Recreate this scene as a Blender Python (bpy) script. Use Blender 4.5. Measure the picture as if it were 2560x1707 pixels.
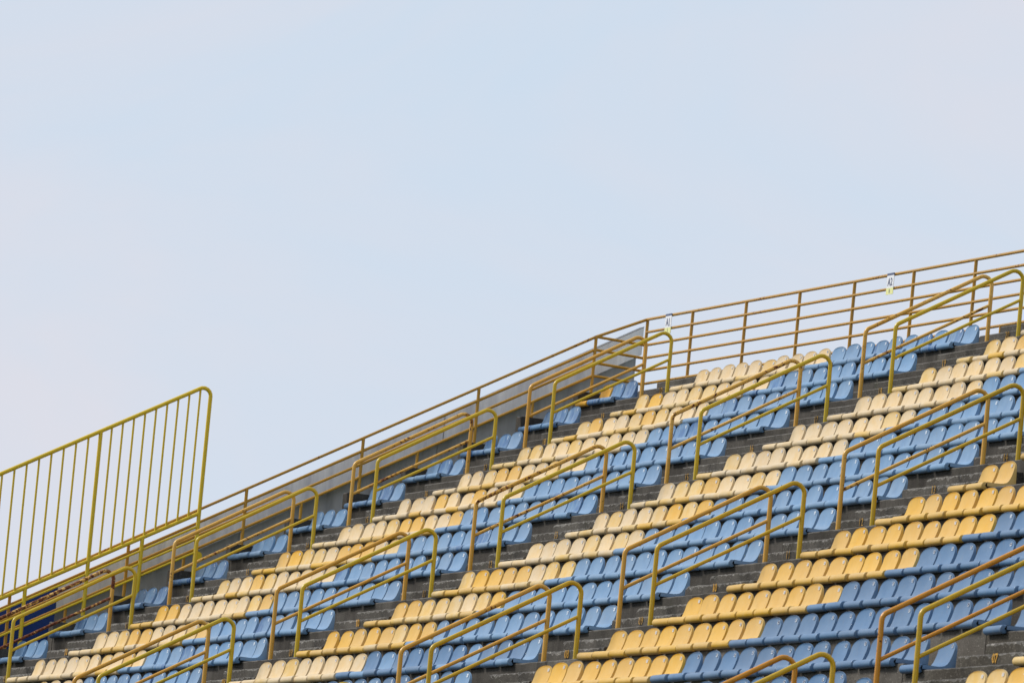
import bpy, bmesh, math, random
from mathutils import Vector, Matrix
for o in list(bpy.data.objects):
    bpy.data.objects.remove(o)
scn = bpy.context.scene
COL = scn.collection

# ------------------------------------------------------------------ camera
CP = Vector((113.1864, -39.8989, -10.9316))
F_PX = 23082.05
YAW, PIT, ROL = 2.8204, 0.09443, 0.09484
fwd = Vector((math.cos(YAW)*math.cos(PIT), math.sin(YAW)*math.cos(PIT), math.sin(PIT)))
r0 = Vector((math.sin(YAW), -math.cos(YAW), 0)); u0 = r0.cross(fwd)
rgt = r0*math.cos(ROL)+u0*math.sin(ROL); upv = -r0*math.sin(ROL)+u0*math.cos(ROL)
cam = bpy.data.cameras.new("camera"); cam.sensor_width = 36; cam.lens = F_PX/2560*36
cam.clip_start = 1; cam.clip_end = 3000
cam.dof.use_dof = True; cam.dof.focus_distance = 104; cam.dof.aperture_fstop = 8
co = bpy.data.objects.new("camera", cam); COL.objects.link(co); scn.camera = co
m = Matrix((rgt, upv, -fwd)).transposed().to_4x4(); m.translation = CP
co.matrix_world = m
def project(p):
    d = Vector(p)-CP; z = d.dot(fwd)
    return 1280+F_PX*d.dot(rgt)/z, 853.5-F_PX*d.dot(upv)/z, z

# ------------------------------------------------------------------ light
SUN = Vector((-0.52, -0.74, 0.78)).normalized()
w = bpy.data.worlds.new("World"); scn.world = w; w.use_nodes = True
nt = w.node_tree; N = nt.nodes; L = nt.links; N.clear()
out = N.new('ShaderNodeOutputWorld')
sky = N.new('ShaderNodeTexSky'); sky.sky_type = 'NISHITA'; sky.sun_disc = False
sky.sun_elevation = math.asin(SUN.z); sky.sun_rotation = math.atan2(SUN.x, SUN.y)
sky.dust_density = 3
bg1 = N.new('ShaderNodeBackground'); bg1.inputs[1].default_value = 0.06
L.new(sky.outputs[0], bg1.inputs[0])
SKYX = 1.7
tc = N.new('ShaderNodeTexCoord')
mp = N.new('ShaderNodeMapping'); mp.inputs['Scale'].default_value = (1, 1, 2.2); mp.inputs['Location'].default_value = (SKYX, SKYX*.7, 0)
L.new(tc.outputs['Generated'], mp.inputs[0])
nz = N.new('ShaderNodeTexNoise'); nz.inputs['Scale'].default_value = 9; nz.inputs['Detail'].default_value = 5
nz.inputs['Roughness'].default_value = .6; nz.inputs['Distortion'].default_value = .6
L.new(mp.outputs[0], nz.inputs[0])
cr = N.new('ShaderNodeValToRGB')
cr.color_ramp.elements[0].position = .36; cr.color_ramp.elements[0].color = (.628, .745, .885, 1)
cr.color_ramp.elements[1].position = .66; cr.color_ramp.elements[1].color = (.735, .748, .832, 1)
L.new(nz.outputs['Fac'], cr.inputs[0])
sx = N.new('ShaderNodeSeparateXYZ'); L.new(tc.outputs['Generated'], sx.inputs[0])
mr = N.new('ShaderNodeMapRange'); mr.inputs[1].default_value = 0; mr.inputs[2].default_value = 1
mr.inputs[3].default_value = 1.075; mr.inputs[4].default_value = .82
L.new(sx.outputs[2], mr.inputs[0])
bg2 = N.new('ShaderNodeBackground'); L.new(cr.outputs[0], bg2.inputs[0]); L.new(mr.outputs[0], bg2.inputs[1])
mx = N.new('ShaderNodeMixShader'); mx.inputs[0].default_value = .90
L.new(bg1.outputs[0], mx.inputs[1]); L.new(bg2.outputs[0], mx.inputs[2]); L.new(mx.outputs[0], out.inputs[0])
sl = bpy.data.lights.new("sun", 'SUN'); sl.energy = 3.0; sl.angle = math.radians(14); sl.color = (1, .965, .91)
so = bpy.data.objects.new("sun", sl); COL.objects.link(so)
so.rotation_euler = (-SUN).to_track_quat('-Z', 'Y').to_euler()
vs = scn.view_settings; vs.view_transform = 'Standard'; vs.look = 'None'; vs.exposure = 0; vs.gamma = 1
vs.use_curve_mapping = False

# ------------------------------------------------------------------ layout numbers (metres)
D, H, P = 0.7744, 0.4310, 0.5          # tread depth, rise, seat pitch
X1, X2, X3 = 0.0, 12.2308, 24.3093     # first seat right of each stair flight
GAP = 2.2308
X0 = -GAP-1.5                          # left end of the rows
XJ = X3+11.14                          # movement joint
X4L, X4 = X3+11.18, X3+13.92
DZ4 = -0.072
TZ = -0.013                            # tread level against seat origin
FY = 0.028                              # riser face against seat origin
NROW = 22
rnd = random.Random(7)

# ------------------------------------------------------------------ materials
def newmat(name):
    m = bpy.data.materials.new(name); m.use_nodes = True
    return m, m.node_tree.nodes, m.node_tree.links, m.node_tree.nodes['Principled BSDF']
def noise(N, L, vec, scale, detail=4, rough=.55, dist=0):
    n = N.new('ShaderNodeTexNoise'); n.inputs['Scale'].default_value = scale
    n.inputs['Detail'].default_value = detail; n.inputs['Roughness'].default_value = rough
    n.inputs['Distortion'].default_value = dist
    L.new(vec, n.inputs['Vector']); return n.outputs['Fac']
def ramp(N, L, fac, stops):
    r = N.new('ShaderNodeValToRGB'); e = r.color_ramp.elements
    while len(e) < len(stops): e.new(.5)
    for i, (p, c) in enumerate(stops):
        e[i].position = p; e[i].color = (*c, 1) if len(c) == 3 else c
    L.new(fac, r.inputs[0]); return r.outputs[0]
def mix(N, L, fac, a, b, mode='MIX'):
    x = N.new('ShaderNodeMix'); x.data_type = 'RGBA'; x.blend_type = mode
    for s, v in ((0, fac), (6, a), (7, b)):
        if hasattr(v, 'links'): L.new(v, x.inputs[s])
        elif s == 0: x.inputs[0].default_value = v
        else: x.inputs[s].default_value = (*v, 1)
    return x.outputs[2]
def mapping(N, L, vec, scale=(1, 1, 1), loc=None):
    mp = N.new('ShaderNodeMapping'); mp.inputs['Scale'].default_value = scale
    L.new(vec, mp.inputs[0])
    if loc is not None: L.new(loc, mp.inputs['Location'])
    return mp.outputs[0]
def bump(N, L, b, h, strength, dist=.01):
    bp = N.new('ShaderNodeBump'); bp.inputs['Strength'].default_value = strength
    bp.inputs['Distance'].default_value = dist
    L.new(h, bp.inputs['Height']); L.new(bp.outputs[0], b.inputs['Normal'])
def randvec(N, L, k=37.0):
    oi = N.new('ShaderNodeObjectInfo'); mm = N.new('ShaderNodeMath'); mm.operation = 'MULTIPLY'
    mm.inputs[1].default_value = k; L.new(oi.outputs['Random'], mm.inputs[0])
    return mm.outputs[0], oi.outputs['Random']

def plastic(name, base, faded, f0, f1, rough=.42, grime=.35, streak=0.0, streakcol=(.5, .6, .7)):
    base, faded, streakcol = (tuple(x*.83 for x in q) for q in (base, faded, streakcol))
    m, N, L, b = newmat(name)
    tc = N.new('ShaderNodeTexCoord'); off, rr = randvec(N, L)
    v = mapping(N, L, tc.outputs['Object'], (1, 1, 1), off)
    n1 = noise(N, L, v, 5.5, 3, .5)
    c = mix(N, L, ramp(N, L, n1, [(f0, (0, 0, 0)), (f1, (1, 1, 1))]), base, faded)
    # per-seat variation in brightness
    hv = N.new('ShaderNodeHueSaturation'); L.new(c, hv.inputs['Color'])
    mr = N.new('ShaderNodeMapRange'); L.new(rr, mr.inputs[0]); mr.inputs[3].default_value = .93; mr.inputs[4].default_value = 1.05
    L.new(mr.outputs[0], hv.inputs['Value'])
    mr2 = N.new('ShaderNodeMapRange'); L.new(off, mr2.inputs[0]); mr2.inputs[2].default_value = 37; mr2.inputs[3].default_value = .93; mr2.inputs[4].default_value = 1.06
    L.new(mr2.outputs[0], hv.inputs['Saturation'])
    c = hv.outputs[0]
    if streak:
        v3 = mapping(N, L, tc.outputs['Object'], (26, 6, 2.2), off)
        n3 = noise(N, L, v3, 1.0, 4, .6, .4)
        c = mix(N, L, ramp(N, L, n3, [(.46, (0, 0, 0)), (.72, (streak,)*3)]), c, streakcol)
    v2 = mapping(N, L, tc.outputs['Object'], (9, 9, 3.5), off)
    n2 = noise(N, L, v2, 3, 5, .65)
    c = mix(N, L, ramp(N, L, n2, [(.52, (0, 0, 0)), (.8, (grime,)*3)]), c, (.22, .19, .15))
    L.new(c, b.inputs['Base Color']); b.inputs['Roughness'].default_value = rough
    b.inputs['Specular IOR Level'].default_value = .45
    bump(N, L, b, noise(N, L, v, 60, 2), .05, .002)
    return m
M = {}
M['golden'] = plastic('golden_plastic', (.80, .468, .070), (.84, .53, .13), .35, .75, .40, .22)
M['mid'] = plastic('faded_golden_plastic', (.80, .53, .165), (.82, .60, .28), .40, .62, .42, .25)
M['cream'] = plastic('sun_bleached_plastic', (.80, .570, .275), (.82, .635, .385), .30, .58, .45, .25)
M['orange'] = plastic('orange_yellow_plastic', (.72, .38, .05), (.78, .45, .10), .4, .7, .4, .3)
M['blue'] = plastic('light_blue_plastic', (.172, .315, .505), (.222, .370, .555), .35, .65, .40, .30)
M['deepblue'] = plastic('blue_plastic', (.100, .205, .365), (.135, .248, .410), .35, .7, .38, .25)
M['streakblue'] = plastic('streaky_blue_plastic', (.06, .165, .37), (.15, .29, .48), .38, .58, .38, .30, .75, (.33, .45, .57))

def concrete(name, dark, mid, light, lam=.35, bstr=.6, spot=.62, streak=.6):
    m, N, L, b = newmat(name)
    g = N.new('ShaderNodeNewGeometry'); pos = g.outputs['Position']
    big = noise(N, L, pos, 1.1, 4, .6)
    c = ramp(N, L, big, [(.30, dark), (.52, mid), (.74, light)])
    vs_ = mapping(N, L, pos, (2.6, 2.6, .42))
    st = noise(N, L, vs_, 1.5, 8, .78)
    c = mix(N, L, ramp(N, L, st, [(.38, (0, 0, 0)), (.86, (streak,)*3)]), c, tuple(x*.40 for x in dark))
    st2 = noise(N, L, mapping(N, L, pos, (6, 6, .8)), 1.3, 6, .75)
    c = mix(N, L, ramp(N, L, st2, [(.58, (0, 0, 0)), (.90, (streak*.6,)*3)]), c, tuple(x*1.4 for x in light))
    fine = noise(N, L, pos, 42, 4, .7)
    c = mix(N, L, ramp(N, L, fine, [(spot, (0, 0, 0)), (spot+.08, (lam,)*3)]), c, tuple(min(1, x*2.4) for x in light))
    f2 = noise(N, L, pos, 65, 3, .7)
    c = mix(N, L, ramp(N, L, f2, [(.30, (.75,)*3), (.44, (0, 0, 0))]), c, tuple(x*.3 for x in dark))
    moss = noise(N, L, pos, 3.3, 5, .7)
    c = mix(N, L, ramp(N, L, moss, [(.56, (0, 0, 0)), (.74, (.35,)*3)]), c, (.052, .055, .030))
    L.new(c, b.inputs['Base Color']); b.inputs['Roughness'].default_value = .92
    b.inputs['Specular IOR Level'].default_value = .2
    bump(N, L, b, f2, bstr, .012)
    return m
M['conc'] = concrete('weathered_concrete', (.048, .041, .033), (.085, .075, .063), (.145, .131, .113), streak=1.0)
M['step'] = concrete('step_concrete', (.050, .043, .035), (.090, .080, .068), (.150, .136, .118), .45, .8, .58, streak=.5)
M['worn'] = concrete('worn_concrete_edge', (.092, .083, .072), (.155, .143, .127), (.24, .225, .202), .65, .9, .56)
M['edge'] = concrete('slab_edge_concrete', (.105, .095, .083), (.155, .143, .128), (.210, .195, .178), .45, .8, .60)
M['riser4'] = concrete('pale_streaked_concrete', (.085, .074, .060), (.140, .124, .104), (.225, .203, .175), .5, .6, .6)
M['step4'] = concrete('brown_step_concrete', (.054, .045, .034), (.094, .082, .065), (.155, .138, .115), .45, .9, .58)

def paint(name, base, var, rust=.0, topfade=0.0, rough=.33, blotch=.3):
    """gloss paint on steel with rust breaking through"""
    m, N, L, b = newmat(name)
    g = N.new('ShaderNodeNewGeometry'); v = mapping(N, L, g.outputs['Position'])
    n = noise(N, L, v, 1.7, 4, .6)
    c = mix(N, L, ramp(N, L, n, [(.34, (0, 0, 0)), (.70, (1, 1, 1))]), base, var)
    n4 = noise(N, L, v, 9, 4, .65)
    c = mix(N, L, ramp(N, L, n4, [(.54, (0, 0, 0)), (.72, (blotch,)*3)]), c, tuple(x*.55 for x in base))
    area = noise(N, L, v, 1.35, 3, .55)
    spots = noise(N, L, v, 21, 5, .68, .3)
    am = N.new('ShaderNodeMath'); am.operation = 'MULTIPLY_ADD'; L.new(area, am.inputs[0])
    am.inputs[1].default_value = .62; L.new(spots, am.inputs[2])
    sc = N.new('ShaderNodeMath'); sc.operation = 'MULTIPLY'; sc.inputs[1].default_value = .8; L.new(am.outputs[0], sc.inputs[0])
    rf = ramp(N, L, sc.outputs[0], [(rust, (0, 0, 0)), (rust+.016, (1, 1, 1))])
    deep = ramp(N, L, noise(N, L, v, 33, 3, .6), [(.4, (.070, .018, .008)), (.62, (.26, .075, .020)), (.75, (.50, .36, .22))])
    c = mix(N, L, rf, c, deep)
    L.new(c, b.inputs['Base Color'])
    rg = ramp(N, L, rf, [(0, (rough,)*3), (1, (.9,)*3)]); L.new(rg, b.inputs['Roughness'])
    bump(N, L, b, am.outputs[0], .18, .004)
    return m
M['olive'] = paint('olive_yellow_paint', (.60, .405, .008), (.53, .38, .012), .86, blotch=.22)
M['olive2'] = paint('olive_yellow_paint_dull', (.60, .365, .008), (.51, .34, .010), .855, blotch=.3)
M['pale'] = paint('pale_orange_paint', (.70, .345, .035), (.70, .39, .065), .805, blotch=.2)
M['palerust'] = paint('pale_orange_paint_rusting', (.70, .37, .045), (.80, .48, .11), .728, blotch=.2)
M['orange4'] = paint('deep_orange_paint', (.64, .265, .014), (.58, .25, .016), .82, blotch=.3)
M['rusty'] = paint('rusted_orange_paint', (.74, .40, .065), (.80, .52, .17), .612)
M['brown'] = paint('brown_orange_paint', (.53, .262, .011), (.44, .22, .014), .86, blotch=.22)
M['brownrust'] = paint('brown_orange_paint_rusting', (.50, .25, .014), (.47, .26, .05), .762, blotch=.22)
M['bright'] = paint('bright_yellow_paint', (.76, .515, .007), (.70, .48, .010), .88, blotch=.12)

def plain(name, col, rough=.6, var=.25, scale=3, stretch=(1, 1, 1), spec=.4):
    m, N, L, b = newmat(name); g = N.new('ShaderNodeNewGeometry')
    v = mapping(N, L, g.outputs['Position'], stretch)
    n = noise(N, L, v, scale, 5, .6)
    c = ramp(N, L, n, [(.3, tuple(x*(1-var) for x in col)), (.7, tuple(min(1, x*(1+var)) for x in col))])
    L.new(c, b.inputs['Base Color']); b.inputs['Roughness'].default_value = rough
    b.inputs['Specular IOR Level'].default_value = spec
    return m
M['greywall'] = plain('grey_painted_concrete', (.80, .825, .87), .8, .22, 2.0, (1, 3.2, .45))
M['greywall2'] = plain('grey_painted_concrete_lower', (.56, .57, .60), .85, .30, 1.5, (1, 2.6, .5))
M['cap'] = plain('dark_grey_coping', (.17, .175, .185), .8, .2, 3)
M['navy'] = plain('navy_paint', (.008, .052, .270), .6, .15, 2)
M['white'] = plain('white_number_paint', (.80, .82, .84), .5, .05, 30)
M['plate'] = plain('pale_number_plate', (.74, .72, .70), .4, .08, 30)
M['digit'] = plain('grey_blue_digit', (.36, .36, .42), .5, .1, 30)
M['signwhite'] = plain('sign_white', (.80, .80, .82), .5, .03, 10)
M['signnavy'] = plain('sign_navy', (.085, .10, .18), .5, .05, 10)
M['signink'] = plain('faded_navy_print', (.13, .14, .22), .5, .05, 10)
M['signyellow'] = plain('sign_yellow', (.80, .79, .34), .5, .05, 10)
M['signgrey'] = plain('sign_grey', (.36, .38, .30), .5, .05, 10)
M['rownum'] = plain('worn_orange_number_paint', (.62, .32, .045), .8, .45, 30)
M['rowfaint'] = plain('faint_orange_number_paint', (.46, .26, .06), .85, .6, 34)
M['dark'] = plain('tunnel_shade_concrete', (.012, .012, .013), .95, .4, 2)  # near-black colour paints in the shade inside the tunnel mouth
M['grass'] = plain('mown_grass', (.045, .085, .020), .95, .3, 3)
M['pipe'] = plain('grey_drain_pipe', (.20, .20, .215), .35, .2, 6)

# ------------------------------------------------------------------ object helpers
def link(name, me, mats, parent=None):
    o = bpy.data.objects.new(name, me); COL.objects.link(o)
    if mats is not None:
        for mm in (mats if isinstance(mats, (list, tuple)) else [mats]): me.materials.append(mm)
    if parent: o.parent = parent
    return o
def thing(name, label, cat, loc=(0, 0, 0), group=None):
    o = bpy.data.objects.new(name, None); o.empty_display_size = .1; COL.objects.link(o)
    o.location = loc; o['label'] = label; o['category'] = cat
    if group: o['group'] = group
    return o
def mesh(name, verts, faces, smooth=False, midx=None):
    me = bpy.data.meshes.new(name); me.from_pydata([tuple(v) for v in verts], [], faces)
    if midx: me.polygons.foreach_set('material_index', midx)
    if smooth: me.polygons.foreach_set('use_smooth', [True]*len(me.polygons))
    me.update(); return me
def boxdata(x0, x1, y0, y1, z0, z1):
    v = [(x0, y0, z0), (x1, y0, z0), (x1, y1, z0), (x0, y1, z0), (x0, y0, z1), (x1, y0, z1), (x1, y1, z1), (x0, y1, z1)]
    f = [(0, 3, 2, 1), (4, 5, 6, 7), (0, 1, 5, 4), (1, 2, 6, 5), (2, 3, 7, 6), (3, 0, 4, 7)]
    return v, f
def box(name, b, mat, parent=None):
    v, f = boxdata(*b); return link(name, mesh(name, v, f), mat, parent)
def fillet(pts, rads, n=7):
    """polyline with rounded corners"""
    out = [Vector(pts[0])]
    for i in range(1, len(pts)-1):
        a, b, c = Vector(pts[i-1]), Vector(pts[i]), Vector(pts[i+1]); r = rads[i-1]
        d1 = (a-b).normalized(); d2 = (c-b).normalized()
        ang = d1.angle(d2); t = r/math.tan(ang/2)
        p1, p2 = b+d1*t, b+d2*t
        cen = b+(d1+d2).normalized()*(r/math.sin(ang/2))
        for k in range(n+1):
            s = k/n; q = p1.lerp(p2, s)-cen; out.append(cen+q.normalized()*r)
    out.append(Vector(pts[-1])); return out
def tube(pts, r, sides=12, cap=True, sub=None):
    pts = [Vector(p) for p in pts]
    if sub:
        q = [pts[0]]
        for a, b in zip(pts, pts[1:]):
            k = max(1, int((b-a).length/sub))
            q += [a.lerp(b, i/k) for i in range(1, k+1)]
        pts = q
    verts, faces = [], []
    n = len(pts); up = None
    for i, p in enumerate(pts):
        t = (pts[min(i+1, n-1)]-pts[max(i-1, 0)]).normalized()
        if up is None:
            up = Vector((1, 0, 0)) if abs(t.x) < .9 else Vector((0, 0, 1))
        a = (up-t*up.dot(t)).normalized(); b = t.cross(a); up = a
        for k in range(sides):
            th = 2*math.pi*k/sides
            verts.append(p+(a*math.cos(th)+b*math.sin(th))*r)
    for i in range(n-1):
        for k in range(sides):
            k2 = (k+1) % sides
            faces.append((i*sides+k, i*sides+k2, (i+1)*sides+k2, (i+1)*sides+k))
    if cap:
        m0 = len(verts); verts += [v.copy() for v in verts[:sides]]+[v.copy() for v in verts[(n-1)*sides:n*sides]]
        faces.append(tuple(m0+k for k in range(sides))[::-1]); faces.append(tuple(m0+sides+k for k in range(sides)))
    return verts, faces
def pipe(name, pts, r, mat, parent=None, sides=12, sub=None):
    v, f = tube(pts, r, sides, True, sub); return link(name, mesh(name, v, f, True), mat, parent)
FONT_CACHE = {}
def text_geo(s, size, bold=0.0, sxscale=1.0):
    """vertices/faces of flat lettering in the x-z plane facing -y, origin centred"""
    key = (s, size, bold, sxscale)
    if key in FONT_CACHE: return FONT_CACHE[key]
    cu = bpy.data.curves.new('lettering', 'FONT'); cu.body = s; cu.size = size
    cu.align_x = 'CENTER'; cu.align_y = 'CENTER'; cu.offset = bold; cu.resolution_u = 2; cu.extrude = 0.0006
    ob = bpy.data.objects.new('lettering', cu); COL.objects.link(ob)
    bpy.context.view_layer.update()
    dg = bpy.context.evaluated_depsgraph_get()
    me = bpy.data.meshes.new_from_object(ob.evaluated_get(dg))
    v = [Vector((p.co.x*sxscale, -p.co.z, p.co.y)) for p in me.vertices]
    f = [tuple(p.vertices) for p in me.polygons]
    bpy.data.objects.remove(ob); bpy.data.meshes.remove(me)
    FONT_CACHE[key] = (v, f); return v, f
ORD = ['', 'first', 'second', 'third', 'fourth', 'fifth', 'sixth', 'seventh', 'eighth', 'ninth', 'tenth', 'eleventh', 'twelfth',
       'thirteenth', 'fourteenth', 'fifteenth', 'sixteenth', 'seventeenth', 'eighteenth', 'nineteenth', 'twentieth', 'twenty-first',
       'twenty-second', 'twenty-third']
ZOFF = lambda x: DZ4 if x > XJ-.05 else 0.0

# ------------------------------------------------------------------ ground
g = box('ground', (-400, 500, -400, 400, -13.2, -12.6), M['grass']); g['kind'] = 'structure'

# ------------------------------------------------------------------ concrete terraces
stand = thing('grandstand', 'dark weathered concrete terraces with stair flights carrying all the seats', 'grandstand')
def slab_mesh(name, x0, x1, y0, y1, z0, z1, seg, ch, jit, seed, mats, var=.6):
    """block with a worn, uneven top front edge"""
    rr = random.Random(seed); n = max(2, int((x1-x0)/seg)+1)
    V, Fc, mi = [], [], []
    for i in range(n):
        x = x0+(x1-x0)*(i+(rr.uniform(-.35, .35) if 0 < i < n-1 else 0))/(n-1)
        c1 = ch*(1+rr.uniform(-var, var)); c2 = ch*(.75+rr.uniform(-var*.8, var)); bulge = rr.uniform(-jit, jit)
        if rr.random() < .10*jit/.004*var/.6: c1 *= 1.9; c2 *= 1.7
        V += [(x, y0, z0), (x, y0, z1-c2*1.1), (x, y0+c1*.35+bulge*.5, z1-c2*.38+bulge*.4), (x, y0+c1, z1+bulge*.35), (x, y1, z1), (x, y1, z0)]
    for i in range(n-1):
        a, b = i*6, (i+1)*6
        for k, mt in ((0, 0), (1, 1), (2, 1), (3, 0), (4, 0), (5, 0)):
            k2 = (k+1) % 6
            Fc.append((a+k, b+k, b+k2, a+k2)); mi.append(mt)
    Fc.append((0, 1, 2, 3, 4, 5)); mi.append(0)
    e = (n-1)*6; Fc.append((e+5, e+4, e+3, e+2, e+1, e)); mi.append(0)
    return mesh(name, V, Fc, False, mi)
cuts = [X0-.03, -1.12, X2-1.10, X3-1.06, XJ, XJ+14]
for r in range(-1, NROW):
    for s in range(5):
        xa, xb = cuts[s]+(.004 if s else 0), cuts[s+1]-.004
        y0, y1 = -r*D+FY, -(r-1)*D+FY+.12
        z1 = -r*H+TZ+(DZ4 if s == 4 else 0)
        if r == -1: z1 = .265; y1 = D+1.2
        if s == 4: xa += .010
        pieces = [(xa, xb, y0, y1)]
        if r == 7 and s == 3: pieces = [(xa, X3+.86, y0, y1), (X3+.86, xb, y0, y0+.10)]
        if r == 7 and s == 4: pieces = [(xa, xb, y0, y0+.10)]
        z0 = z1-H-.14
        if r == 6 and s >= 3:
            z0 = z1-.14; pieces = [(xa, X3+.80, y0, y1), (X3+.80, xb, y0, y1)] if s == 3 else pieces
        for q, (a, b_, c_, d_) in enumerate(pieces):
            zz = z0
            if r == 6 and s == 3 and q == 0: zz = z1-H-.14
            me = slab_mesh('terrace_slab', a, b_, c_, d_, zz, z1, .09, .013, .003, r*50+s*7+q, None, .30 if r < 7 else .45)
            link('terrace_slab', me, [M['riser4'] if (s == 3 and r in (12, 13)) else (M['step4'] if s == 4 else M['conc']), M['edge']], stand)
# dark void of the tunnel mouth under the sixth tread
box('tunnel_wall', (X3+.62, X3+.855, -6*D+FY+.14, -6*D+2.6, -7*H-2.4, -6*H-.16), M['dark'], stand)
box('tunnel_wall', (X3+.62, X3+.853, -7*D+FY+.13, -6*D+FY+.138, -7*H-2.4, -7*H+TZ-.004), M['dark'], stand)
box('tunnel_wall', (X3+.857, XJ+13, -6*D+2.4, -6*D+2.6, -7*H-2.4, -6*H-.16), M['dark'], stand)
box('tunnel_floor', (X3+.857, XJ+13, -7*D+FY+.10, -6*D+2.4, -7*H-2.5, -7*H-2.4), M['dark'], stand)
pipe('drain_pipe', [(X3+.50, -7*D+.10, -7*H-.035), (X3+.985, -7*D+.10, -7*H-.035)], .036, M['pipe'], stand)
# under-structure down to the pitch
box('foundation_wall', (X0, XJ+14, -(NROW-1)*D+FY+.02, -(NROW-1)*D+FY+.30, -12.7, -(NROW-1)*H-.3), M['conc'], stand)

def stair(xa, rows, seed, zo=0.0, x_left=None):
    xl = (xa-2.075) if x_left is None else x_left; xr = xa-.012
    for r in rows:
        for k in (1, 2):
            y0 = -r*D+FY*.4+D*k/3; y1 = -(r-1)*D+FY+.10
            z1 = -r*H+TZ+zo+H*k/3; z0 = -r*H+TZ+zo-.05
            wear = 1.0 if r < 6 else 1.7
            me = slab_mesh('step', xl+.004*k, xr-.004*k, y0, y1, z0, z1, .10 if r < 5 else .05, .015*wear, (.0015 if r < 5 else .0042)*wear, seed+r*9+k, None, .18 if r < 5 else .6)
            st = link('step', me, [M['step4'] if zo else M['step'], M['worn'] if r >= 5 else M['edge']], stand)
            if k == 1 and 1 <= 20-r <= 20:
                clear = r in (13, 10, 12)
                v, f = text_geo('%02d' % (20-r), .118, .003 if clear else .001, 1.15)
                cx = xl+.92
                v = [p+Vector((cx, y0-.004-.0045*wear*.4, z1-H/6+.022)) for p in v]
                link('row_number', mesh('row_number', v, f), M['rownum' if clear else 'rowfaint'], st)
stair(X1, range(0, 15), 100)
stair(X2, range(0, 18), 300)
stair(X3, range(3, 20), 500)
stair(X4, range(9, 20), 700, DZ4, X3+11.845)

# kerb blocks on the left end of every row
for r in range(0, 15):
    y0 = -r*D+.02; y1 = -(r-1)*D+.06
    me = slab_mesh('kerb_block', X0-.24, X0-.026, y0, y1, -r*H-.5, -r*H+.19, .05, .012, .004, 900+r, None)
    link('kerb_block', me, [M['conc'], M['edge']], stand)

# ------------------------------------------------------------------ parapet wall on the left
XW = -4.3
wall = thing('side_wall', 'grey painted parapet wall sloping down the left edge of the stand, navy at its foot', 'wall')
def sloped(name, ya, yb, zt, zb, xa, xb, mat):
    """slanting panel between two plan positions; heights are measured from the pitch line of the rows"""
    s = .5585; V = []
    for y in (ya, yb):
        for x in (xa, xb):
            V += [(x, y, s*y+zb), (x, y, s*y+zt)]
    F_ = [(0, 2, 3, 1), (4, 5, 7, 6), (0, 1, 5, 4), (2, 6, 7, 3), (1, 3, 7, 5), (0, 4, 6, 2)]
    return link(name, mesh(name, V, F_), mat, wall)
YB = -6.79; YE = 1.055
joints = [YB, -4.3, -1.65, YE]
for a, b_ in zip(joints, joints[1:]):
    sloped('coping_panel', a+.006, b_-.006, .627, .25, XW-.18, XW, M['greywall'])
    sloped('coping_cap', a+.002, b_-.002, .634, .6275, XW-.185, XW+.004, M['cap'])
    sloped('lower_wall_panel', a+.004, b_-.004, .26, -2.4, XW-.50, XW-.22, M['greywall2'])
sloped('backing_panel', YB+.01, YE-.02, .58, .24, XW-.48, XW-.19, M['greywall2'])
sloped('coping_panel', -13.5, YB-.004, .627, .25, XW-.18, XW, M['navy'])
sloped('lower_wall_panel', -13.5, YB-.004, .26, -2.4, XW-.30, XW-.006, M['navy'])

# ------------------------------------------------------------------ railings
YR = .93          # line of the back railing
XS = -3.85        # line of the side railing
back = thing('back_railing', 'brown orange railing with six pipes along the top of the stand against the sky', 'railing')
ztop = [1.277-i*.176 for i in range(6)]
px_x = [-3.85, -2.06, .00, 1.99, 3.96, 6.03, 8.12, 10.15, 12.2, 14.2, 16.2]
for i, z in enumerate(ztop):
    xs = [XS]+[x for x in px_x[1:]]+[17.5]
    for a, b_ in zip(xs[::3], xs[3::3]+[17.5]):
        if b_ > a: pipe('rail', [(a, YR, z), (b_, YR, z)], .0200 if i == 0 else .0188, M['brownrust'] if i in (0, 1, 5) else M['brown'], back, 12)
for x in px_x:
    pipe('post', [(x, YR+.004, .20), (x, YR+.004, ztop[0]-.004)], .0220, M['brown'], back, 14)
for i in range(len(px_x)-1):
    for q in ((.5,) if i else (.38,)):
        x = px_x[i]+(px_x[i+1]-px_x[i])*q
        pipe('stub_post', [(x, YR+.002, .22), (x, YR+.002, ztop[5])], .0185, M['brown'], back, 10)
side = thing('side_railing', 'brown orange railing of four pipes climbing the left edge to the corner post', 'railing')
s = .5552
YP = .225
hs = [.957-i*.176 for i in range(4)]
for i, h in enumerate(hs):
    zc = lambda y, h=h: h+(y-YP)*s
    for ya, yb in ((-10.3, -5.5), (-5.5, -1.35), (-1.35, YP)):
        pipe('rail', [(XS, ya, zc(ya)), (XS, yb, zc(yb))], .0190, M['brownrust'] if i == 0 else M['brown'], side, 12)
    zz = ztop[i+2]
    pipe('cross_rail', [(XS, YP, h), (XS, YR, zz)], .0188, M['brown'], side, 12)
pipe('rail', [(XS, YP, hs[0]), (XS, YR, ztop[0])], .0200, M['brownrust'], side, 12)
for r in range(0, 14):
    yf = -r*D+(.225 if r == 0 else .19)
    full = r % 2 == 0
    h = hs[0] if full else hs[3]
    pipe('post' if full else 'stub_post', [(XS, yf, -r*H+.15), (XS, yf, h+(yf-YP)*s)], .0220 if full else .0195, M['brown'], side, 14)

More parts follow.
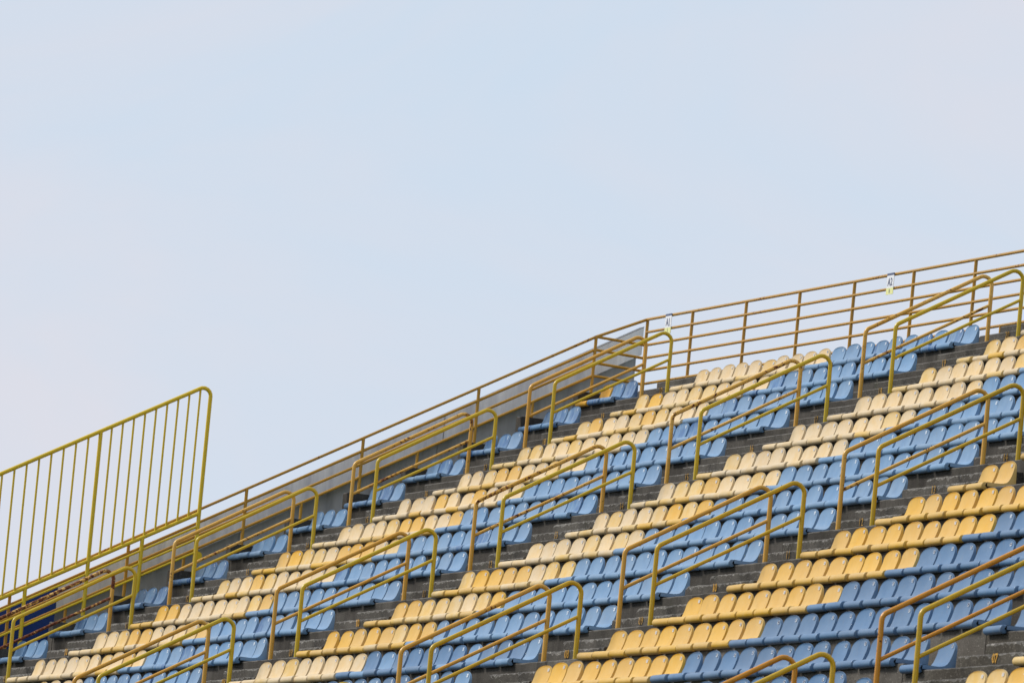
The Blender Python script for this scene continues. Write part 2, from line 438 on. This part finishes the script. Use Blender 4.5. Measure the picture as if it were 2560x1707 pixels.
fence = thing('picket_fence', 'tall bright yellow picket barrier standing over the lower left railing', 'fence')
XF = -3.74
PY = [-9.64, -8.88, -8.12, -7.387, -6.568, -5.858, -5.115]
bz = lambda y: -2.06+(y+5.135)*.5484
tz = lambda y: -.394+(y+5.247)*.552
ye = PY[-1]
top = fillet([(XF, -10.2, tz(-10.2)), (XF, ye, tz(ye)), (XF, ye, bz(ye)-.9)], [.10], 8)
pipe('top_rail', top, .0270, M['bright'], fence, 14)
pipe('bottom_rail', [(XF, -10.2, bz(-10.2)), (XF, ye, bz(ye))], .0262, M['bright'], fence, 14)
for k in (1, 2, 3):
    pipe('lower_rail', [(XF, -10.2, bz(-10.2)-.172*k), (XF, ye, bz(ye)-.172*k)], .0155, M['bright'], fence, 10)
for i, y in enumerate(PY[:-1]):
    tall = i in (1, 4) or i == 2 and False
    z1 = tz(y) if tall else bz(y)
    pipe('post', [(XF, y, bz(y)-.86), (XF, y, z1)], .0268, M['bright'], fence, 14)
# panel right of the tall post: nine bars; panel left of it: narrower gaps continue down
pk = [PY[4]+(ye-PY[4])*(k+1)/10 for k in range(9)]
pk += [PY[4]-.1605*(k+1) for k in range(9)]
pk += [PY[1]-.0]
for y in pk:
    if abs(y-PY[1]) < .05: continue
    pipe('picket', [(XF, y, bz(y)), (XF, y, tz(y))], .0142, M['bright'], fence, 10)
# round lug at the foot of the end post
bm = bmesh.new(); bmesh.ops.create_cone(bm, cap_ends=True, segments=20, radius1=.055, radius2=.055, depth=.03, matrix=Matrix.Translation((XF-.004, ye+.04, bz(ye)-.56))@Matrix.Rotation(math.pi/2, 4, 'Y'))
me = bpy.data.meshes.new('mounting_lug'); bm.to_mesh(me); bm.free(); link('mounting_lug', me, M['bright'], fence)

# stair handrails: one bent pipe on two posts with a middle bar
def handrail(x, r, mats, label, zo=0.0, top=.838, big=1.0):
    t = thing('stair_handrail', label, 'handrail', (x, -r*D+.066, -r*H+TZ+zo), 'handrails along the stair flights')
    R1 = .0250; L2 = 2*D; Z2 = 2*H
    zt = top-.02
    prof = fillet([(0, 0, .30), (0, 0, zt), (0, L2, Z2+zt+.034), (0, L2, Z2+.55)], [.085, .105], 8)
    v0 = prof[0]
    pipe('top_rail', [p for p in prof if True], R1*.97, mats[0], t, 14, .12)
    pipe('post', [(0, 0, -.01), (0, 0, .302)], R1*1.02, mats[1], t, 14)
    pipe('post', [(0, L2, Z2-.01), (0, L2, Z2+.552)], R1*1.02, mats[1], t, 14)
    zm = zt-.405
    pipe('middle_rail', [(0, 0, zm), (0, L2, Z2+zm+.030)], R1*.76, mats[2], t, 12, .12)
    return t
XR, XL = -.303, -1.2935
rail_rows = {1: (2, 5, 8, 11), 2: (2, 5, 8, 11, 14), 3: (8, 11, 14, 17), 4: (14, 17)}
wh = {1: 'leftmost stairs', 2: 'second stairs', 3: 'third stairs', 4: 'right-hand stairs'}
step_name = ['topmost', 'second', 'third', 'fourth', 'fifth']
stairx = {1: X1, 2: X2, 3: X3, 4: X4}
for a in rail_rows:
    for i, r in enumerate(rail_rows[a]):
        zo = DZ4 if a == 4 else 0
        dl, dr = (XL, XR) if a != 4 else (-1.49, -.545)
        rustlv = {(1, 11): 'rusty', (2, 2): 'palerust', (2, 5): 'palerust', (2, 8): 'palerust', (1, 8): 'palerust', (1, 5): 'palerust', (3, 11): 'pale'}.get((a, r), 'pale')
        if a == 4 or (a == 3 and r >= 8): lt = M['palerust'] if (a, r) == (3, 8) else M['pale']
        else: lt = M[rustlv]
        tops = M['rusty'] if rustlv == 'rusty' else (M['palerust'] if rustlv == 'palerust' else M['pale'])
        lab = {'rusty': 'heavily rusted pale orange handrail', 'palerust': 'pale orange handrail with rust spots', 'pale': 'pale orange handrail'}[rustlv]
        if (a, r) == (1, 2): dl -= .04; dr -= .04
        if a == 4: tops = lt = M['orange4']
        handrail(stairx[a]+dl, r, (tops, M['orange4'] if a == 4 else M['pale'], lt), '%s, left of the %s pair down, %s' % (lab, step_name[i], wh[a]), zo)
        om = M['olive2'] if (a == 3 or a == 4) else M['olive']
        handrail(stairx[a]+dr, r, (om, om, om), 'olive yellow handrail, right of the %s pair down, %s' % (step_name[i], wh[a]), zo)

# ------------------------------------------------------------------ block signs on the back railing
def sign(x, txt, bar, label):
    t = thing('block_sign', label, 'sign', (x, YR-.032, 1.285), 'block signs on the back railing')
    wd, hw, hy = .120, .160, .082
    box('white_panel', (-wd, wd, 0, .006, -.02-hw, -.02), M['signwhite'], t)
    box('top_stripe', (-wd, wd, -.0012, .006, -.02+.0005, .008), M['signnavy'], t)
    box('yellow_panel', (-wd, wd, 0, .006, -.02-hw-hy, -.0205-hw), M['signyellow'], t)
    v, f = text_geo(txt, .138, .002, 1.0)
    v = [p+Vector((0, -.0022, -.02-hw*.55)) for p in v]
    if txt.endswith('1'):   # foot of the figure one
        bv, bf = boxdata(.020, .075, -.0026, -.0016, -.02-hw*.55-.050, -.02-hw*.55-.042)
        f = list(f)+[tuple(i+len(v) for i in q) for q in bf]; v = v+[Vector(p) for p in bv]
    link('lettering', mesh('lettering', v, f), M['signink'], t)
    v, f = text_geo(bar, .070, .003, 1.0)
    v = [p+Vector((-.004, -.0022, -.02-hw-hy*.5)) for p in v]
    link('symbol', mesh('symbol', v, f), M['signgrey'], t)
sign(-2.915, 'A1', 'I', 'small white and yellow sign reading A1 on the back railing')
sign(5.31, 'A2', '8', 'small white and yellow sign reading A2 on the back railing')

# ------------------------------------------------------------------ seats
def build_seat():
    hw = .221
    roll = [(.040*math.cos(math.radians(a)), -.0005+.041*math.sin(math.radians(a))) for a in (-40, -70, -100, -130, -160, 170, 140, 115, 94)]
    pan = [(.024, .0405), (.060, .0400), (.110, .0375), (.165, .0370), (.205, .0405), (.236, .0500), (.259, .0680)]
    bk = [(.277, .0960), (.291, .1290), (.302, .1620), (.310, .190)]
    st = [('r', *p) for p in roll]+[('p', *p) for p in pan]+[('b', *p) for p in bk]
    K = 7; us = [math.sin(math.pi/2*k/K)*.997 for k in range(-K, K+1)]
    V, Fc, tag = [], [], []
    rows = []
    def yedge(z):
        pts = [(.05, .236), (.068, .259), (.096, .277), (.129, .291), (.162, .302), (.19, .310), (.24, .320), (.30, .3285)]
        for (a, b), (c, d) in zip(pts, pts[1:]):
            if z <= c: return b+(d-b)*(z-a)/(c-a)
        return pts[-1][1]
    def dish(u, amt): return amt*(1-u*u)
    nst = len(st); T = 5; z0 = .19
    ztop = lambda u: z0+.106*(max(0, 1-abs(u)**2.6))**(1/2.6)
    for i, (k, y, z) in enumerate(st):
        row = []
        for u in us:
            yy, zz = y, z
            if k == 'p':
                q = (y-.024)/.235; zz -= dish(u, .010*math.sin(math.pi*min(1, q*.9))); yy += dish(u, .010*q)
            if k == 'b': yy += dish(u, .016)
            row.append(len(V)); V.append(Vector((u*(hw-.005), yy, zz)))
        rows.append(row)
    for t in range(1, T+1):
        tt = t/T; row = []
        for u in us:
            z = z0+(ztop(u)-z0)*math.sin(tt*math.pi/2)
            row.append(len(V)); V.append(Vector((u*(hw-.005), yedge(z)+dish(u, .016*(1-.75*tt*tt)), z)))
        rows.append(row)
    n = len(rows); split = len(roll)+len(pan)
    for i in range(n-1):
        for j in range(len(us)-1):
            Fc.append((rows[i][j], rows[i][j+1], rows[i+1][j+1], rows[i+1][j])); tag.append(0 if i < split else 1)
    # edge loop: left side up, across the top, right side down
    nr = len(roll)
    left = [rows[i][0] for i in range(nr, n)]; right = [rows[i][-1] for i in range(nr, n)]
    topr = rows[-1][1:-1]
    loop = left+topr+right[::-1]
    isleft = [1]*len(left)+[0]*len(topr)+[2]*len(right)
    lev = list(range(nr, n))+[n-1]*len(topr)+list(range(nr, n))[::-1]
    def target(p, sd, i):
        if sd:
            sx = -1 if sd == 1 else 1
            x1 = sx*hw; x2 = sx*(hw+.001)
            if i < nr+5: m1 = Vector((x1, p.y, p.z-.006)); m2 = Vector((x2, p.y, -.002))
            elif i < split+1:
                q = (i-nr-4)/(split-nr-3)
                m1 = Vector((x1, p.y+.004, p.z-.004)); m2 = Vector((x2, p.y+(.3385-p.y)*min(1, q*1.15), .000))
            elif i == split+1: m1 = Vector((x1, p.y+.006, p.z)); m2 = Vector((x2, .3385, .030))
            else: m1 = Vector((x1, p.y+.006, p.z)); m2 = Vector((x2, .3385, p.z-.008))
            return m1, m2
        return Vector((p.x*1.012, p.y+.005, p.z+.0025)), Vector((p.x*1.014, .3400, p.z+.001))
    A, B = [], []
    for vi, sd, i in zip(loop, isleft, lev):
        m1, m2 = target(V[vi], sd, i)
        A.append(len(V)); V.append(m1); B.append(len(V)); V.append(m2)
    for q in range(len(loop)-1):
        tg = 0 if (lev[q] < split and lev[q+1] <= split and isleft[q] == isleft[q+1]) and not (lev[q] >= split) else 1
        if isleft[q] == 2: tg = 0 if lev[q+1] < split else 1
        Fc.append((loop[q+1], loop[q], A[q], A[q+1])); tag.append(tg)
        Fc.append((A[q+1], A[q], B[q], B[q+1])); tag.append(tg)
    # rounded end caps of the front roll
    for sx, col in ((-1, 0), (1, -1)):
        ring = [rows[i][col] for i in range(0, nr+1)]
        mid = []
        for vi in ring:
            p = V[vi]; mid.append(len(V)); V.append(Vector((sx*hw, p.y*.86, .004+(p.z-.004)*.86)))
        c = len(V); V.append(Vector((sx*(hw-.004), .004, .004)))
        for q in range(len(ring)-1):
            a = (ring[q], ring[q+1], mid[q+1], mid[q]); b = (mid[q], mid[q+1], c)
            if sx > 0: a = a[::-1]; b = b[::-1]
            Fc.append(a); tag.append(0); Fc.append(b); tag.append(0)
        # close between roll and pan flange
        p = [ring[0], mid[0], c]
        Fc.append(tuple(p if sx > 0 else p[::-1])); tag.append(0)
    V = [v+Vector((P/2-.004, 0, 0)) for v in V]
    full = mesh('seat_full', V, Fc, True)
    full.validate()
    nrm = [v.normal.copy() for v in full.vertices]
    out = []
    for k, nm in ((0, 'seat_pan'), (1, 'backrest')):
        fs = [f for f, t in zip(Fc, tag) if t == k]; used = sorted({i for f in fs for i in f}); mp_ = {o: i for i, o in enumerate(used)}
        me = mesh(nm, [V[i] for i in used], [tuple(mp_[i] for i in f) for f in fs], True)
        me.normals_split_custom_set_from_vertices([tuple(nrm[i]) for i in used])
        out.append(me)
    return out, yedge
(PAN, BACK), yedge = build_seat()
def with_mat(me, m):
    c = me.copy(); c.materials.append(m); return c
SEATM = {k: (with_mat(PAN, M[k]), with_mat(BACK, M[k])) for k in ('golden', 'mid', 'cream', 'orange', 'blue', 'deepblue', 'streakblue')}
TAGM = {}
def tag_mesh(num, style):
    key = (num, style)
    if key in TAGM: return TAGM[key]
    zc = .246; xc = P/2+.120; tilt = math.atan2(.0085, .05)
    R = Matrix.Translation((xc, yedge(zc)+.0035, zc))@Matrix.Rotation(-tilt, 4, 'X')
    V, Fc, mi = [], [], []
    if style in ('plate', 'blueplate'):
        v, f = boxdata(-.021, .021, -.0030, .002, -.016, .016)
        V += [Vector(p) for p in v]; Fc += f; mi += [0]*len(f)
    v, f = text_geo(str(num), .038 if style != 'plain' else .050, .0020 if style == 'plain' else .0008, .9)
    off = len(V)
    V += [p+Vector((0, -.0045, 0)) for p in v]; Fc += [tuple(i+off for i in q) for q in f]; mi += [1]*len(f)
    me = mesh('number_tag', [R@p for p in V], Fc, False, mi)
    cols = {'plate': ('plate', 'digit'), 'plain': ('white', 'white'), 'blueplate': ('white', 'signnavy')}[style]
    me.materials.append(M[cols[0]]); me.materials.append(M[cols[1]])
    TAGM[key] = me; return me

SEC1 = ['cccccmcccc', 'mgccmmcccc', 'mgccmgmccc', 'mmccmccccc', 'ccmggccmcc', 'cccgccgccc', 'ccccmggccg', 'ggmmcgggcm', 'mccgmccccc',
        'ggccccccmg', 'ccmggcccmg', 'ccccccmcgc', 'ccccccmccc', 'cmcccccccc', 'cmccgccccc', 'cccccccccc', 'cccccccccc']
SEC2 = ['ccgmccmc', 'mcgcccmc', 'mcccccmc', 'cccccccc', 'ccccccmc', 'mccccccc', 'cmmgccmc', 'cmccmgmg', 'ccccmcmc', 'mggggcmm',
        'ggmmmcmg', 'gggggmgg', 'ccmccccc', 'gmgmgmgg', 'gggggggg', 'gggggggg', 'gggggggg', 'gggggggg']
K2M = {'g': 'golden', 'm': 'mid', 'c': 'cream'}
seats = []   # (x, row, colour key, text, number)
for r in range(0, 18):
    # three seats against the kerb
    for n in range(3):
        k = 'orange' if (r == 0 and n == 0) else ('streakblue' if (r in (0, 1, 7, 8) or (r == 2 and n < 2) or (r == 9 and n == 0) or (r in (3, 4) and n == 1 and rnd.random() < .7)) else 'blue')
        seats.append((X0+n*P, r, k, (0, n+1), n+1))
    for n in range(20):
        c = SEC1[min(r, 16)]
        k = K2M[c[n]] if n < 10 else ('blue' if not (rnd.random() < .08) else 'streakblue')
        seats.append((X1+n*P, r, k, (1, n+1), n+1))
        c = SEC2[min(r, 17)]
        k = K2M[c[n]] if n < 8 else 'blue'
        if k == 'blue' and r > 11: k = 'deepblue' if rnd.random() < .5 else 'blue'
        seats.append((X2+n*P, r, k, (2, n+1), n+1))
    if r >= 3:
        for n in range(22):
            if r <= 7 and n >= 2: continue
            k = 'golden' if n < 9 else 'deepblue'
            seats.append((X3+n*P, r, k, (3, n+1), n+1))
    if r >= 10:
        seats.append((X4L, r, 'deepblue', (4, 0), 23))
        for n in range(6):
            seats.append((X4+n*P, r, ('mid', 'mid', 'golden', 'golden', 'golden', 'golden')[n], (5, n+1), n+1))
cname = {'golden': 'golden yellow', 'mid': 'faded golden', 'cream': 'bleached cream', 'orange': 'orange yellow', 'blue': 'light blue',
         'deepblue': 'deep blue', 'streakblue': 'streaky blue'}
def seat_label(k, sec, r):
    a, n = sec; row = ORD[r+1]
    if a == 0: return '%s seat, %s of three at the left end of the %s row down' % (cname[k], ORD[n], row)
    if a in (1, 2, 3): return '%s seat, %s right of the %s stairs from the left, %s row down' % (cname[k], ORD[n], ORD[a], row)
    if a == 4: return '%s single seat left of the right-hand stairs, beyond the wall joint, %s row down' % (cname[k], row)
    return '%s seat, %s right of the right-hand stairs, %s row down' % (cname[k], ORD[n], row)
vis = []
for sx_, r, k, sec, num in seats:
    zo = DZ4 if sec[0] in (4, 5) else 0
    a = project((sx_+.25, -r*D+.3, -r*H+.29+zo)); b = project((sx_+.25, -r*D, -r*H+zo)); c = project((sx_, -r*D, -r*H+zo)); d = project((sx_+.5, -r*D+.33, -r*H+.2+zo))
    x_in = d[0] > 0 and c[0] < 2560; y_in = a[1] < 1707
    near = d[0] > -90 and c[0] < 2650 and a[1] < 1790
    if near: vis.append((a[2], x_in and y_in, sx_, r, k, sec, num, zo))
kinds = {'yellow': [v for v in vis if v[4] in ('golden', 'mid', 'cream', 'orange')], 'blue': [v for v in vis if 'blue' in v[4]]}
print('SEATS', len(seats), {k: (len(v), sum(1 for q in v if q[1])) for k, v in kinds.items()})
for kk, lst in kinds.items():
    lst.sort(key=lambda q: (not q[1], q[0]))
    for i, (z, inn, sx_, r, k, sec, num, zo) in enumerate(lst):
        if not inn and i > 299: continue
        t = thing(kk+'_seat', seat_label(k, sec, r), 'seat', (sx_, -r*D, -r*H+zo), '%s plastic seats on the terraces' % kk)
        t.rotation_euler = (rnd.uniform(-.025, .02), rnd.uniform(-.012, .012), rnd.uniform(-.03, .03))
        if rnd.random() < .07: t.rotation_euler.x += rnd.uniform(-.05, .03); t.rotation_euler.z += rnd.uniform(-.06, .06)
        t.location.y += rnd.uniform(-.006, .006); t.location.z += rnd.uniform(-.003, .003)
        o1 = bpy.data.objects.new('seat_pan', SEATM[k][0]); COL.objects.link(o1); o1.parent = t
        o2 = bpy.data.objects.new('backrest', SEATM[k][1]); COL.objects.link(o2); o2.parent = t
        stl = 'plate' if kk == 'yellow' else ('blueplate' if sec[0] >= 3 and r > 9 else 'plain')
        o3 = bpy.data.objects.new('number_tag', tag_mesh(num, stl)); COL.objects.link(o3); o3.parent = t
        if rnd.random() < .35: o3.location = (rnd.uniform(-.012, .012), 0, rnd.uniform(-.008, .004))
